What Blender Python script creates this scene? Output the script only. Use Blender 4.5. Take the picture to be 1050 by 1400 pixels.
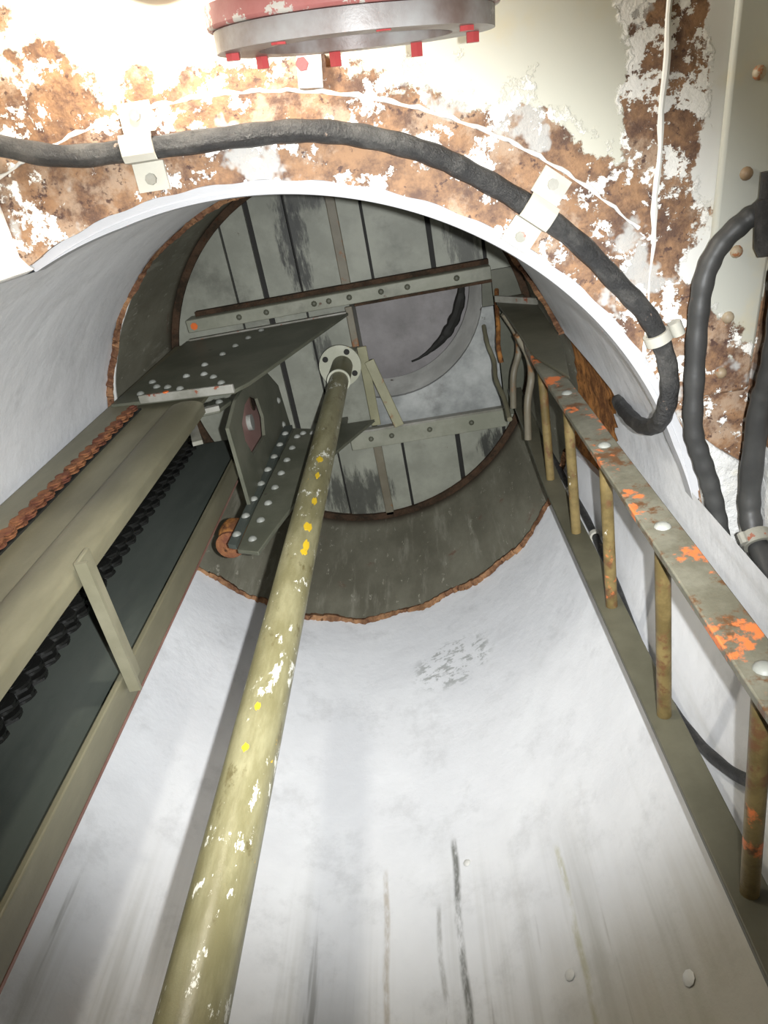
import bpy, bmesh, math, random
from mathutils import Vector, Matrix
random.seed(7)
for o in list(bpy.data.objects): bpy.data.objects.remove(o, do_unlink=True)
SC = bpy.context.scene
COL = SC.collection

# ---------------------------------------------------------------- camera, light, exposure
# Plan units: shaft radius = 1 = S metres.  u,v = horizontal axes of the shaft, z = height above eye level.
S = 0.65
EYE = 2.3
def W(p): return Vector((p[0]*S, p[1]*S, (p[2]+EYE)*S))
cam_d = bpy.data.cameras.new('camera'); cam = bpy.data.objects.new('camera', cam_d); COL.objects.link(cam)
cam_d.sensor_fit = 'VERTICAL'; cam_d.sensor_height = 36.0; cam_d.lens = 36.0*1000/1400
cam_d.clip_start = 0.01
M = Matrix(((0.98476, 0.151319, 0.085735), (0.17364, -0.883356, -0.435351), (0.009858, 0.443604, -0.896169)))
CAMP = (0.39, -1.0025, 0.0)
cam.matrix_world = Matrix.Translation(W(CAMP)) @ M.to_4x4()
SC.camera = cam
SC.view_settings.view_transform = 'Standard'; SC.view_settings.look = 'None'
SC.view_settings.gamma = 1.0; SC.view_settings.use_curve_mapping = False
SC.view_settings.exposure = 0.0
w = bpy.data.worlds.new('world'); SC.world = w; w.use_nodes = True
w.node_tree.nodes['Background'].inputs[0].default_value = (0.9, 0.95, 1.0, 1)
w.node_tree.nodes['Background'].inputs[1].default_value = 0.05
def light(name, kind, p, energy, size, color=(1,1,1)):
    d = bpy.data.lights.new(name, kind); d.energy = energy; d.color = color
    if kind == 'AREA': d.size = size
    else: d.shadow_soft_size = size
    o = bpy.data.objects.new(name, d); COL.objects.link(o); o.location = W(p)
    return o
fl_ = light('camera_flash', 'SPOT', (CAMP[0]+0.07, CAMP[1]+0.01, 0.0), 195.0, 0.006, (0.96, 0.985, 1.0))   # the camera's own flash
fl_.data.spot_size = math.radians(78); fl_.data.spot_blend = 1.0
fl_.rotation_euler = (M @ Matrix.Rotation(math.radians(4), 3, 'Y') @ Matrix.Rotation(math.radians(0.8), 3, 'X')).to_euler()

# ---------------------------------------------------------------- node helpers
class NT:
    def __init__(s, name):
        s.m = bpy.data.materials.new(name); s.m.use_nodes = True
        s.t = s.m.node_tree; s.n = s.t.nodes; s.l = s.t.links
        s.b = s.n['Principled BSDF']
        g = s.n.new('ShaderNodeNewGeometry'); s.pos = g.outputs['Position']
    def link(s, a, b):
        if isinstance(a, (int, float)): b.default_value = a
        elif isinstance(a, tuple): b.default_value = (*a, 1) if len(a) == 3 and b.type == 'RGBA' else a
        else: s.l.new(a, b)
    def math(s, op, a, b=0.0, clamp=False):
        n = s.n.new('ShaderNodeMath'); n.operation = op; n.use_clamp = clamp
        s.link(a, n.inputs[0]); s.link(b, n.inputs[1]); return n.outputs[0]
    def xyz(s):
        n = s.n.new('ShaderNodeSeparateXYZ'); s.l.new(s.pos, n.inputs[0]); return n.outputs
    def comb(s, x, y, z):
        n = s.n.new('ShaderNodeCombineXYZ')
        for k, v in enumerate((x, y, z)): s.link(v, n.inputs[k])
        return n.outputs[0]
    def noise(s, scale, detail=4, rough=0.55, vec=None, stretch=None, dist=0.0):
        v = vec or s.pos
        if stretch:
            mp = s.n.new('ShaderNodeMapping'); mp.inputs['Scale'].default_value = stretch
            s.l.new(v, mp.inputs[0]); v = mp.outputs[0]
        n = s.n.new('ShaderNodeTexNoise'); n.inputs['Scale'].default_value = scale
        n.inputs['Detail'].default_value = detail; n.inputs['Roughness'].default_value = rough
        n.inputs['Distortion'].default_value = dist
        s.l.new(v, n.inputs['Vector']); return n.outputs['Fac']
    def step(s, f, lo, hi):
        n = s.n.new('ShaderNodeMapRange'); n.interpolation_type = 'SMOOTHSTEP'
        s.link(f, n.inputs[0]); n.inputs[1].default_value = lo; n.inputs[2].default_value = hi
        return n.outputs[0]
    def mix(s, f, a, b):
        n = s.n.new('ShaderNodeMix'); n.data_type = 'RGBA'
        s.link(f, n.inputs[0]); s.link(a, n.inputs[6]); s.link(b, n.inputs[7]); return n.outputs[2]
    def bump(s, h, strength=0.3, dist=0.01):
        n = s.n.new('ShaderNodeBump'); n.inputs['Strength'].default_value = strength
        n.inputs['Distance'].default_value = dist; s.l.new(h, n.inputs['Height'])
        s.l.new(n.outputs[0], s.b.inputs['Normal'])
    def out(s, col, rough=0.6, metal=0.0, spec=0.4):
        s.link(col, s.b.inputs['Base Color']); s.link(rough, s.b.inputs['Roughness'])
        s.b.inputs['Metallic'].default_value = metal
        s.b.inputs['Specular IOR Level'].default_value = spec
        return s.m
def polar(t):
    x, y, z = t.xyz()
    a = t.math('ARCTAN2', y, x)
    return a, t.math('SQRT', t.math('ADD', t.math('MULTIPLY', x, x), t.math('MULTIPLY', y, y))), z

def mat_plaster_shaft():
    t = NT('white_shaft_plaster')
    a, r, z = polar(t)
    cyl = t.comb(t.math('MULTIPLY', a, S), 0.0, z)
    base = t.mix(t.step(t.noise(2.2, 5, 0.6), 0.35, 0.7), (0.74, 0.745, 0.76), (0.875, 0.88, 0.89))
    base = t.mix(t.math('MULTIPLY', t.step(t.noise(9, 7, 0.72), 0.50, 0.72), 0.35), base, (0.46, 0.46, 0.46))
    # grey rubbed patch of old marking on the far wall
    zz = t.math('SUBTRACT', z, (2.46+EYE)*S); aa = t.math('SUBTRACT', a, math.radians(71))
    d = t.math('ADD', t.math('POWER', t.math('MULTIPLY', zz, 9.0), 2.0), t.math('POWER', t.math('MULTIPLY', aa, 4.6), 2.0))
    m = t.math('MULTIPLY', t.step(d, 1.0, 0.35), t.step(t.noise(26, 5, 0.7, cyl, (1, 1, 1.6)), 0.5, 0.58))
    base = t.mix(t.math('MULTIPLY', m, 0.65), base, (0.26, 0.27, 0.25))
    # vertical runs low on the wall
    low = t.step(z, (1.75+EYE)*S, (0.95+EYE)*S)
    st = t.noise(14, 4, 0.6, cyl, (1, 1, 0.045))
    st2 = t.noise(34, 3, 0.6, cyl, (1, 1, 0.06))
    k = t.math('MULTIPLY', low, t.step(st, 0.48, 0.72))
    base = t.mix(t.math('MULTIPLY', k, 0.72), base, (0.36, 0.35, 0.30))
    k = t.math('MULTIPLY', low, t.step(st2, 0.63, 0.74))
    base = t.mix(t.math('MULTIPLY', k, 0.6), base, (0.16, 0.15, 0.12))
    # one dark drip and rust run
    for ang, zt, wid, c, amt in ((75.1, 1.63, 0.011, (0.07, 0.07, 0.05), 0.8), (88.0, 1.57, 0.009, (0.36, 0.28, 0.17), 0.55), (78.5, 1.42, 0.008, (0.2, 0.19, 0.16), 0.5), (56.5, 1.46, 0.010, (0.42, 0.40, 0.20), 0.6)):
        da = t.math('ABSOLUTE', t.math('ADD', t.math('SUBTRACT', a, math.radians(ang)), t.math('MULTIPLY', t.math('SUBTRACT', t.noise(3.0, 3), 0.5), 0.05)))
        line = t.math('MULTIPLY', t.step(da, wid*1.4, wid*0.3), t.step(z, (zt+EYE)*S, (zt-0.05+EYE)*S))
        line = t.math('MULTIPLY', line, t.step(t.noise(30, 4, 0.7, cyl, (1, 1, 0.35)), 0.36, 0.6))
        base = t.mix(t.math('MULTIPLY', line, amt), base, c)
    # brown damp stain
    za = t.step(t.math('ADD', z, t.math('MULTIPLY', t.math('SUBTRACT', st, 0.5), 0.35)), (1.32+EYE)*S, (0.85+EYE)*S)
    ab = t.math('MULTIPLY', t.step(a, math.radians(72), math.radians(50)), t.step(a, math.radians(8), math.radians(28)))
    base = t.mix(t.math('MULTIPLY', t.math('MULTIPLY', za, ab), 0.74), base, t.mix(st, (0.26, 0.22, 0.13), (0.34, 0.30, 0.19)))
    t.bump(t.math('ADD', t.noise(7, 6, 0.6), t.math('MULTIPLY', t.noise(60, 4, 0.6), 0.10)), 0.16, 0.03)
    return t.out(base, 0.62, 0, 0.35)

def mat_plaster():
    t = NT('white_rough_plaster')
    base = t.mix(t.step(t.noise(5, 6, 0.65), 0.35, 0.65), (0.62, 0.61, 0.58), (0.82, 0.82, 0.80))
    base = t.mix(t.math('MULTIPLY', t.step(t.noise(16, 5), 0.6, 0.72), 0.4), base, (0.62, 0.57, 0.42))
    t.bump(t.noise(28, 7, 0.7), 0.7, 0.02)
    return t.out(base, 0.8, 0, 0.2)

def mat_rust_paint(name, r_lo, r_hi, paint=(0.50, 0.49, 0.41), bias=0.0, axis='r'):
    """peeling cream paint over brown rust with white flakes; rust takes over towards the worn zone"""
    t = NT(name)
    a, r, z = polar(t)
    wear = t.step(r, r_hi*S, r_lo*S)
    x_, y_, z_ = t.xyz()
    sd = t.math('ABSOLUTE', t.math('SUBTRACT', t.math('ADD', x_, t.math('MULTIPLY', y_, 0.0916)), (0.924-1.155*0.0916)*S))
    wear = t.math('MAXIMUM', wear, t.step(sd, 0.13*S, 0.03*S))
    wear = t.math('MAXIMUM', wear, t.math('MULTIPLY', t.step(x_, -0.05*S, -0.30*S), 0.72))
    n = t.noise(9, 9, 0.68)
    f = t.math('ADD', n, t.math('ADD', t.math('MULTIPLY', wear, 0.42), bias - 0.22))
    rustmask = t.step(f, 0.50, 0.535)
    rust = t.mix(t.step(t.noise(28, 8, 0.72), 0.36, 0.64), (0.095, 0.05, 0.032), (0.28, 0.155, 0.078))
    rust = t.mix(t.math('MULTIPLY', t.step(t.noise(11, 8, 0.7), 0.50, 0.60), 0.75), rust, (0.36, 0.26, 0.18))
    rust = t.mix(t.step(t.noise(75, 5, 0.65), 0.57, 0.66), rust, (0.07, 0.035, 0.025))
    grey = t.step(t.noise(6.3, 5, 0.62, t.comb(t.xyz()[1], t.xyz()[0], 3.0)), 0.60, 0.64)
    rust = t.mix(t.math('MULTIPLY', grey, 0.8), rust, (0.42, 0.42, 0.40))
    p = t.mix(t.step(t.noise(9, 5, 0.6), 0.5, 0.8), paint, (0.52, 0.46, 0.30))
    col = t.mix(rustmask, p, rust)
    flake = t.step(t.math('ADD', t.noise(24, 9, 0.72), t.math('MULTIPLY', t.math('SUBTRACT', t.noise(5, 3, 0.5), 0.5), 0.35)), 0.545, 0.56)
    flake = t.math('MULTIPLY', flake, t.step(f, 0.42, 0.50))
    col = t.mix(flake, col, (0.78, 0.76, 0.71))
    h = t.math('ADD', t.math('MULTIPLY', flake, 0.6), t.math('MULTIPLY', rustmask, t.math('SUBTRACT', t.math('MULTIPLY', t.noise(70, 6, 0.7), 0.7), 0.6)))
    t.bump(h, 0.55, 0.006)
    return t.out(col, t.math('ADD', t.math('MULTIPLY', rustmask, 0.2), 0.45), 0, 0.4)

def mat_metal(name, c1, c2, chip=None, chip_lo=0.64, chip_scale=22, rough=0.5, rust=0.0, stretch=None, bump=0.15, grime=0.0, soot=()):
    t = NT(name)
    col = t.mix(t.step(t.noise(6, 6, 0.65, stretch=stretch), 0.35, 0.68), c1, c2)
    if grime:
        col = t.mix(t.math('MULTIPLY', t.step(t.noise(4, 6, 0.7), 0.5, 0.72), grime), col, (0.035, 0.033, 0.025))
    for (u, v, ru, rv, k) in soot:
        x, y, z = t.xyz()
        d = t.math('ADD', t.math('POWER', t.math('MULTIPLY', t.math('SUBTRACT', x, u*S), 1/(ru*S)), 2.0), t.math('POWER', t.math('MULTIPLY', t.math('SUBTRACT', y, v*S), 1/(rv*S)), 2.0))
        d = t.math('ADD', d, t.math('MULTIPLY', t.math('SUBTRACT', t.noise(18, 8, 0.75, stretch=(2.5, 0.5, 1)), 0.5), 6.0))
        col = t.mix(t.math('MULTIPLY', t.step(d, 1.5, 0.2), k), col, (0.02, 0.02, 0.018))
    if rust:
        m = t.step(t.noise(11, 7, 0.7), 0.66-0.2*rust, 0.75-0.2*rust)
        col = t.mix(m, col, t.mix(t.noise(30, 4), (0.12, 0.05, 0.02), (0.36, 0.16, 0.05)))
    if chip:
        m = t.step(t.noise(chip_scale, 6, 0.7, stretch=stretch), chip_lo, chip_lo+0.02)
        col = t.mix(m, col, chip)
    t.bump(t.noise(40, 6, 0.7), bump, 0.004)
    return t.out(col, rough, 0, 0.45)

def mat_pole():
    t = NT('khaki_pole_paint')
    st = (1, 1, 0.22)
    col = t.mix(t.step(t.noise(20, 8, 0.7, stretch=st), 0.38, 0.64), (0.175, 0.158, 0.078), (0.28, 0.26, 0.15))
    col = t.mix(t.step(t.noise(30, 7, 0.72, stretch=(1, 1, 0.4)), 0.57, 0.66), col, (0.12, 0.10, 0.042))
    col = t.mix(t.step(t.noise(42, 8, 0.75, stretch=(1, 1, 0.4)), 0.60, 0.615), col, (0.72, 0.71, 0.62))
    col = t.mix(t.step(t.noise(30, 5, 0.7, stretch=(1.3, 1, 0.6)), 0.695, 0.71), col, (0.70, 0.42, 0.02))
    t.bump(t.noise(36, 6, 0.7), 0.25, 0.004)
    return t.out(col, 0.38, 0, 0.5)

def mat_liner():
    t = NT('olive_liner_paint')
    a, r, z = polar(t)
    cyl = t.comb(t.math('MULTIPLY', a, S), 0.0, z)
    col = t.mix(t.step(t.noise(5, 6, 0.65, cyl, (1, 1, 0.4)), 0.35, 0.7), (0.17, 0.16, 0.118), (0.28, 0.268, 0.205))
    col = t.mix(t.step(t.noise(18, 5, 0.7, cyl, (1, 1, 0.12)), 0.52, 0.70), col, (0.34, 0.325, 0.26))
    col = t.mix(t.step(t.noise(34, 7, 0.75, cyl, (1, 1, 0.35)), 0.60, 0.63), col, (0.44, 0.42, 0.34))
    col = t.mix(t.math('MULTIPLY', t.step(t.noise(8, 5, 0.7, cyl), 0.60, 0.72), 0.7), col, (0.20, 0.09, 0.06))
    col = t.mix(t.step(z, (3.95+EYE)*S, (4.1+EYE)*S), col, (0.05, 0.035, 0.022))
    t.bump(t.noise(40, 6, 0.7), 0.25, 0.006)
    return t.out(col, 0.6, 0, 0.35)

def mat_rust(name='deep_rust', c1=(0.11, 0.045, 0.02), c2=(0.50, 0.22, 0.06), rough=0.85):
    t = NT(name)
    col = t.mix(t.step(t.noise(16, 7, 0.72), 0.35, 0.66), c1, c2)
    col = t.mix(t.step(t.noise(50, 4, 0.6), 0.58, 0.7), col, (0.06, 0.025, 0.012))
    t.bump(t.noise(45, 7, 0.75), 0.8, 0.008)
    return t.out(col, rough, 0, 0.2)

def mat_ladder(name, base1, base2, orange_lo):
    t = NT(name)
    col = t.mix(t.step(t.noise(18, 7, 0.68), 0.36, 0.66), base1, base2)
    col = t.mix(t.step(t.noise(24, 7, 0.7), 0.52, 0.62), col, (0.12, 0.058, 0.024))
    f = t.noise(13, 7, 0.68, t.comb(t.xyz()[2], t.xyz()[0], t.xyz()[1]))
    col = t.mix(t.step(f, orange_lo, orange_lo+0.06), col, (0.62, 0.17, 0.05))
    col = t.mix(t.step(t.noise(20, 5, 0.7), 0.68, 0.70), col, (0.62, 0.60, 0.52))
    t.bump(t.noise(40, 6, 0.7), 0.3, 0.005)
    return t.out(col, 0.5, 0, 0.45)

def plain(name, c, rough=0.5, metal=0.0, var=0.25):
    t = NT(name)
    col = t.mix(t.noise(18, 5, 0.65), tuple(k*(1-var) for k in c), tuple(min(1, k*(1+var)) for k in c))
    t.bump(t.noise(60, 5, 0.7), 0.15, 0.003)
    return t.out(col, rough, metal)
def emit(name, c, e):
    t = NT(name); t.b.inputs['Emission Color'].default_value = (*c, 1); t.b.inputs['Emission Strength'].default_value = e
    return t.out(c, 0.4)
def mat_cable():
    t = NT('black_cable_sheath')
    col = t.mix(t.step(t.noise(14, 6, 0.7), 0.45, 0.7), (0.018, 0.018, 0.018), (0.075, 0.072, 0.066))
    col = t.mix(t.step(t.noise(40, 5, 0.7), 0.66, 0.70), col, (0.22, 0.16, 0.12))
    t.bump(t.noise(55, 7, 0.75), 0.9, 0.008)
    return t.out(col, 0.45, 0, 0.5)
MT = dict(
    shaft=mat_plaster_shaft(), plaster=mat_plaster(), liner=mat_liner(),
    ceil=mat_rust_paint('peeling_cream_ceiling', 1.05, 1.42), collar=mat_rust_paint('rusted_collar', 1.3, 1.6, bias=0.05),
    edge=mat_rust_paint('flaking_edge_plate', 1.0, 1.45, paint=(0.62, 0.61, 0.57), bias=0.0),
    angle=mat_rust_paint('pale_grey_angle', 1.08, 1.26, paint=(0.44, 0.44, 0.385), bias=-0.02),
    wsteel=mat_rust_paint('rusted_side_wall', 1.2, 1.6, bias=0.0),
    clamprust=mat_metal('rust_stained_rivet', (0.20, 0.13, 0.07), (0.36, 0.30, 0.21), (0.30, 0.12, 0.05), 0.55, 40),
    lip=plain('white_lip_plaster', (0.44, 0.44, 0.45), 0.7, 0, 0.08),
    white=plain('white_paint', (0.66, 0.65, 0.61), 0.5, 0, 0.12), clamp=plain('cream_clamp_paint', (0.42, 0.405, 0.345), 0.5, 0, 0.2),
    panel=mat_metal('pale_olive_panel', (0.24, 0.245, 0.20), (0.33, 0.335, 0.275), (0.10, 0.055, 0.03), 0.70, 9, 0.5, grime=0.5, soot=((-0.20, -0.62, 0.075, 0.22, 0.9), (0.72, 0.66, 0.08, 0.10, 0.9), (-0.15, 0.85, 0.22, 0.16, 0.75), (-0.12, -0.86, 0.15, 0.06, 0.8), (0.70, -0.55, 0.10, 0.2, 0.7), (-0.17, -0.05, 0.06, 0.12, 0.7))),
    girder=mat_metal('olive_girder', (0.22, 0.225, 0.17), (0.31, 0.31, 0.245), (0.11, 0.06, 0.035), 0.66, 9, 0.5, grime=0.4),
    strip=mat_metal('rusty_strip', (0.15, 0.13, 0.09), (0.21, 0.19, 0.14), None, rust=0.6),
    yellowstrip=mat_metal('yellow_green_bar', (0.23, 0.22, 0.13), (0.32, 0.305, 0.19), None, rust=0.3),
    hoist=mat_metal('olive_hoist_paint', (0.125, 0.115, 0.073), (0.20, 0.186, 0.122), (0.30, 0.27, 0.19), 0.72, 22, 0.5, stretch=(1, 1, 0.25)),
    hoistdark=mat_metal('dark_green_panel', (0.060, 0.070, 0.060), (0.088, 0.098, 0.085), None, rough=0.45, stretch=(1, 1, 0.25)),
    guss=mat_metal('dark_olive_gusset', (0.085, 0.088, 0.062), (0.13, 0.13, 0.095), (0.05, 0.04, 0.03), 0.68, 9, 0.5),
    batten=mat_metal('pale_olive_batten', (0.17, 0.16, 0.105), (0.24, 0.225, 0.155), (0.12, 0.06, 0.03), 0.67, 16),
    seatring=mat_metal('lit_steel_seat', (0.42, 0.42, 0.39), (0.62, 0.62, 0.58), (0.12, 0.10, 0.08), 0.64, 10, 0.4),  # steel made paler so its colour holds the flash on the trunk wall
    rivet=mat_metal('worn_rivet', (0.20, 0.205, 0.18), (0.32, 0.325, 0.295), None),
    worn=mat_metal('worn_edge', (0.17, 0.165, 0.13), (0.33, 0.32, 0.28), (0.24, 0.08, 0.045), 0.62, 26),
    pink=mat_metal('pink_primer', (0.30, 0.17, 0.15), (0.36, 0.22, 0.19), (0.16, 0.10, 0.07), 0.62, 15),
    primer=mat_metal('red_primer_edge', (0.17, 0.08, 0.06), (0.24, 0.13, 0.10), None),
    pole=mat_pole(), sleeve=mat_metal('dark_sleeve', (0.13, 0.125, 0.065), (0.18, 0.17, 0.095), (0.4, 0.38, 0.3), 0.74),
    flange=mat_metal('cream_flange', (0.42, 0.42, 0.32), (0.54, 0.54, 0.44), None, grime=0.3),
    rust=mat_rust(), brightrust=mat_rust('bright_rust', (0.16, 0.065, 0.025), (0.66, 0.29, 0.085)), yellowdab=plain('yellow_paint', (0.60, 0.40, 0.02), 0.5),
    brownrust=mat_rust('dark_brown_rust', (0.03, 0.022, 0.014), (0.085, 0.05, 0.03)), rustchain=mat_rust('rust_chain', (0.13, 0.045, 0.03), (0.30, 0.13, 0.055)),
    ragged=mat_rust('ragged_rust_edge', (0.13, 0.06, 0.035), (0.40, 0.22, 0.11)),
    chain=plain('black_oiled_chain', (0.012, 0.012, 0.011), 0.25, 0.0, 0.6),
    stile=mat_ladder('grey_stile_paint', (0.125, 0.117, 0.083), (0.19, 0.182, 0.138), 0.555),
    stilefar=mat_metal('shaded_olive_stile', (0.078, 0.074, 0.049), (0.118, 0.112, 0.077), (0.04, 0.035, 0.025), 0.71, 12, 0.5),  # darker olive with the far stile's shadow put into the colour
    rung=mat_ladder('mustard_rung_paint', (0.105, 0.075, 0.026), (0.20, 0.145, 0.055), 0.61),
    cable=mat_cable(), greycable=mat_metal('grey_lead_cable', (0.032, 0.032, 0.031), (0.058, 0.058, 0.055), (0.10, 0.07, 0.05), 0.66, 30, 0.5),
    redpipe=mat_metal('red_flange_paint', (0.38, 0.10, 0.09), (0.52, 0.22, 0.20), (0.62, 0.58, 0.52), 0.54, 22, 0.45, rust=0.3),
    flangeface=mat_metal('grey_brown_face', (0.15, 0.095, 0.075), (0.36, 0.35, 0.34), (0.55, 0.52, 0.5), 0.66, 18, 0.4),
    redbolt=plain('red_bolt', (0.42, 0.06, 0.06), 0.4), orange=plain('orange_pipe', (0.55, 0.30, 0.16), 0.5, 0, 0.3),
    hatchlid=mat_metal('grey_pink_lid', (0.22, 0.205, 0.20), (0.30, 0.28, 0.275), (0.08, 0.07, 0.06), 0.68, 12, 0.5, grime=0.3),
    trunk=mat_metal('bare_steel_trunk', (0.26, 0.27, 0.26), (0.46, 0.47, 0.45), (0.12, 0.12, 0.10), 0.68, 10, 0.35, grime=0.5),
    dark=plain('dark_backing_shade', (0.02, 0.019, 0.016), 0.7), floor=plain('grey_concrete', (0.5, 0.5, 0.48), 0.8),  # dark: near-black for joint backings and painted shade in gaps
    lampglass=emit('lamp_glass', (1.0, 0.95, 0.85), 14.0), lampbody=plain('lamp_body', (0.35, 0.35, 0.33), 0.5),
    orangedab=plain('orange_dab', (0.75, 0.16, 0.03), 0.5), paleblob=plain('white_drip', (0.8, 0.79, 0.74), 0.5))

# ---------------------------------------------------------------- mesh helpers
class MB:
    def __init__(s): s.v = []; s.f = []
    def add(s, vs, fs):
        k = len(s.v); s.v += [tuple(p) for p in vs]; s.f += [tuple(i+k for i in f) for f in fs]; return s
    def box(s, u0, u1, v0, v1, z0, z1, rot=0.0, piv=None):
        vs = [(x, y, z) for z in (z0, z1) for y in (v0, v1) for x in (u0, u1)]
        if rot:
            c, sn = math.cos(rot), math.sin(rot); px, py = piv or ((u0+u1)/2, (v0+v1)/2)
            vs = [(px+(x-px)*c-(y-py)*sn, py+(x-px)*sn+(y-py)*c, z) for x, y, z in vs]
        return s.add(vs, [(0,2,3,1),(4,5,7,6),(0,1,5,4),(1,3,7,5),(3,2,6,7),(2,0,4,6)])
    def prism(s, poly, d0, d1, axis):
        """extrude a 2-D polygon: axis 'v' -> poly in (u,z); 'u' -> (v,z); 'z' -> (u,v)"""
        P = {'v': lambda a, b, d: (a, d, b), 'u': lambda a, b, d: (d, a, b), 'z': lambda a, b, d: (a, b, d)}[axis]
        n = len(poly)
        return s.add([P(a, b, d0) for a, b in poly]+[P(a, b, d1) for a, b in poly],
                     [tuple(range(n-1, -1, -1)), tuple(range(n, 2*n))]+[(i, (i+1) % n, n+(i+1) % n, n+i) for i in range(n)])
    def holed(s, poly, hole, d0, d1, axis):
        """polygon with a hole, both with the same number of points and order"""
        P = {'v': lambda a, b, d: (a, d, b), 'u': lambda a, b, d: (d, a, b), 'z': lambda a, b, d: (a, b, d)}[axis]
        n = len(poly)
        vs = [P(a, b, d) for d in (d0, d1) for q in (poly, hole) for a, b in q]
        fs = []
        for i in range(n):
            j = (i+1) % n
            fs += [(i, j, n+j, n+i), (2*n+j, 2*n+i, 3*n+i, 3*n+j), (j, i, 2*n+i, 2*n+j), (n+i, n+j, 3*n+j, 3*n+i)]
        return s.add(vs, fs)
    def bar(s, a, b, wid, thk, side):
        """flat bar from a to b, `side` = direction of its width"""
        a, b, side = Vector(a), Vector(b), Vector(side); d = (b-a).normalized()
        side = (side - d*side.dot(d)).normalized(); n = d.cross(side)
        vs = [p+side*wid*i/2+n*thk*j/2 for p in (a, b) for i, j in ((-1,-1),(1,-1),(1,1),(-1,1))]
        return s.add(vs, [(3,2,1,0),(4,5,6,7),(0,1,5,4),(1,2,6,5),(2,3,7,6),(3,0,4,7)])
    def tube(s, path, r, seg=12, closed_ends=True, jitter=0.0):
        pts = [Vector(p) for p in path]; n = len(pts)
        rr = r if isinstance(r, (list, tuple)) else [r]*n
        t0 = (pts[1]-pts[0]).normalized(); ref = Vector((0, 0, 1)) if abs(t0.z) < 0.9 else Vector((1, 0, 0))
        nrm = (ref - t0*ref.dot(t0)).normalized(); vs = []; fs = []
        for i, p in enumerate(pts):
            t = (pts[min(i+1, n-1)]-pts[max(i-1, 0)]).normalized()
            nrm = (nrm - t*nrm.dot(t)).normalized(); bi = t.cross(nrm)
            for k in range(seg):
                a = 2*math.pi*k/seg; q = rr[i]*(1+jitter*(random.random()-0.5))
                vs.append(p+nrm*math.cos(a)*q+bi*math.sin(a)*q)
        for i in range(n-1):
            for k in range(seg):
                k2 = (k+1) % seg; fs.append((i*seg+k, i*seg+k2, (i+1)*seg+k2, (i+1)*seg+k))
        if closed_ends: fs += [tuple(range(seg-1, -1, -1)), tuple((n-1)*seg+k for k in range(seg))]
        return s.add(vs, fs)
    def disc(s, c, axis, r, h, seg=32):
        c = Vector(c); a = Vector(axis).normalized()
        return s.tube([c-a*h/2, c+a*h/2], r, seg)
    def ring(s, c, axis, r0, r1, h, seg=40):
        c = Vector(c); a = Vector(axis).normalized(); ref = Vector((0,0,1)) if abs(a.z) < 0.9 else Vector((1,0,0))
        n = (ref-a*ref.dot(a)).normalized(); b = a.cross(n); vs = []
        for r, d in ((r0,-1),(r1,-1),(r1,1),(r0,1)):
            for k in range(seg):
                t = 2*math.pi*k/seg; vs.append(c+a*d*h/2+(n*math.cos(t)+b*math.sin(t))*r)
        fs = [(j*seg+k, j*seg+(k+1) % seg, ((j+1) % 4)*seg+(k+1) % seg, ((j+1) % 4)*seg+k) for j in range(4) for k in range(seg)]
        return s.add(vs, fs)
    def dome(s, c, axis, r, h, seg=10, rings=3):
        c = Vector(c); a = Vector(axis).normalized(); ref = Vector((0,0,1)) if abs(a.z) < 0.9 else Vector((1,0,0))
        n = (ref-a*ref.dot(a)).normalized(); b = a.cross(n); vs = []; fs = []
        for j in range(rings):
            t = j/rings*math.pi/2
            for k in range(seg):
                q = 2*math.pi*k/seg; vs.append(c+a*h*math.sin(t)+(n*math.cos(q)+b*math.sin(q))*r*math.cos(t))
        vs.append(c+a*h)
        for j in range(rings-1):
            for k in range(seg): fs.append((j*seg+k, j*seg+(k+1) % seg, (j+1)*seg+(k+1) % seg, (j+1)*seg+k))
        for k in range(seg): fs.append(((rings-1)*seg+k, (rings-1)*seg+(k+1) % seg, rings*seg))
        return s.add(vs, fs)
    def mesh(s, name, mat, smooth):
        pts = [W(p) for p in s.v]
        lo = [min(p[k] for p in pts) for k in range(3)]; hi = [max(p[k] for p in pts) for k in range(3)]
        c = Vector([(lo[k]+hi[k])/2 for k in range(3)])
        me = bpy.data.meshes.new(name); me.from_pydata([p-c for p in pts], [], s.f); me.validate()
        bm = bmesh.new(); bm.from_mesh(me); bmesh.ops.recalc_face_normals(bm, faces=bm.faces); bm.to_mesh(me); bm.free()
        me.materials.append(MT[mat])
        if smooth:
            me.polygons.foreach_set('use_smooth', [True]*len(me.polygons))
            me.set_sharp_from_angle(angle=math.radians(smooth if smooth > 1 else 40))
        return me, c
    def build(s, name, mat, parent=None, smooth=0, bevel=0.0):
        me, c = s.mesh(name, mat, smooth)
        o = bpy.data.objects.new(name, me); COL.objects.link(o)
        put(o, c, parent)
        if bevel:
            b = o.modifiers.new('bevel', 'BEVEL'); b.width = bevel*S; b.segments = 2; b.limit_method = 'ANGLE'
            for p in me.polygons: p.use_smooth = True
            me.set_sharp_from_angle(angle=math.radians(45))
        return o
WPOS = {}
def put(o, c, parent):
    WPOS[o] = Vector(c)
    if parent is not None: o.parent = parent; o.location = Vector(c)-WPOS[parent]
    else: o.location = c
def tag(o, label=None, cat=None, group=None, kind=None):
    if label: o['label'] = label
    if cat: o['category'] = cat
    if group: o['group'] = group
    if kind: o['kind'] = kind
    return o
def thing(name, p, label, cat, group=None):
    o = bpy.data.objects.new(name, None); COL.objects.link(o); o.empty_display_size = 0.05
    put(o, W(p), None); return tag(o, label, cat, group)
def struct(o, label, cat='structure'): return tag(o, label, cat, None, 'structure')
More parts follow.
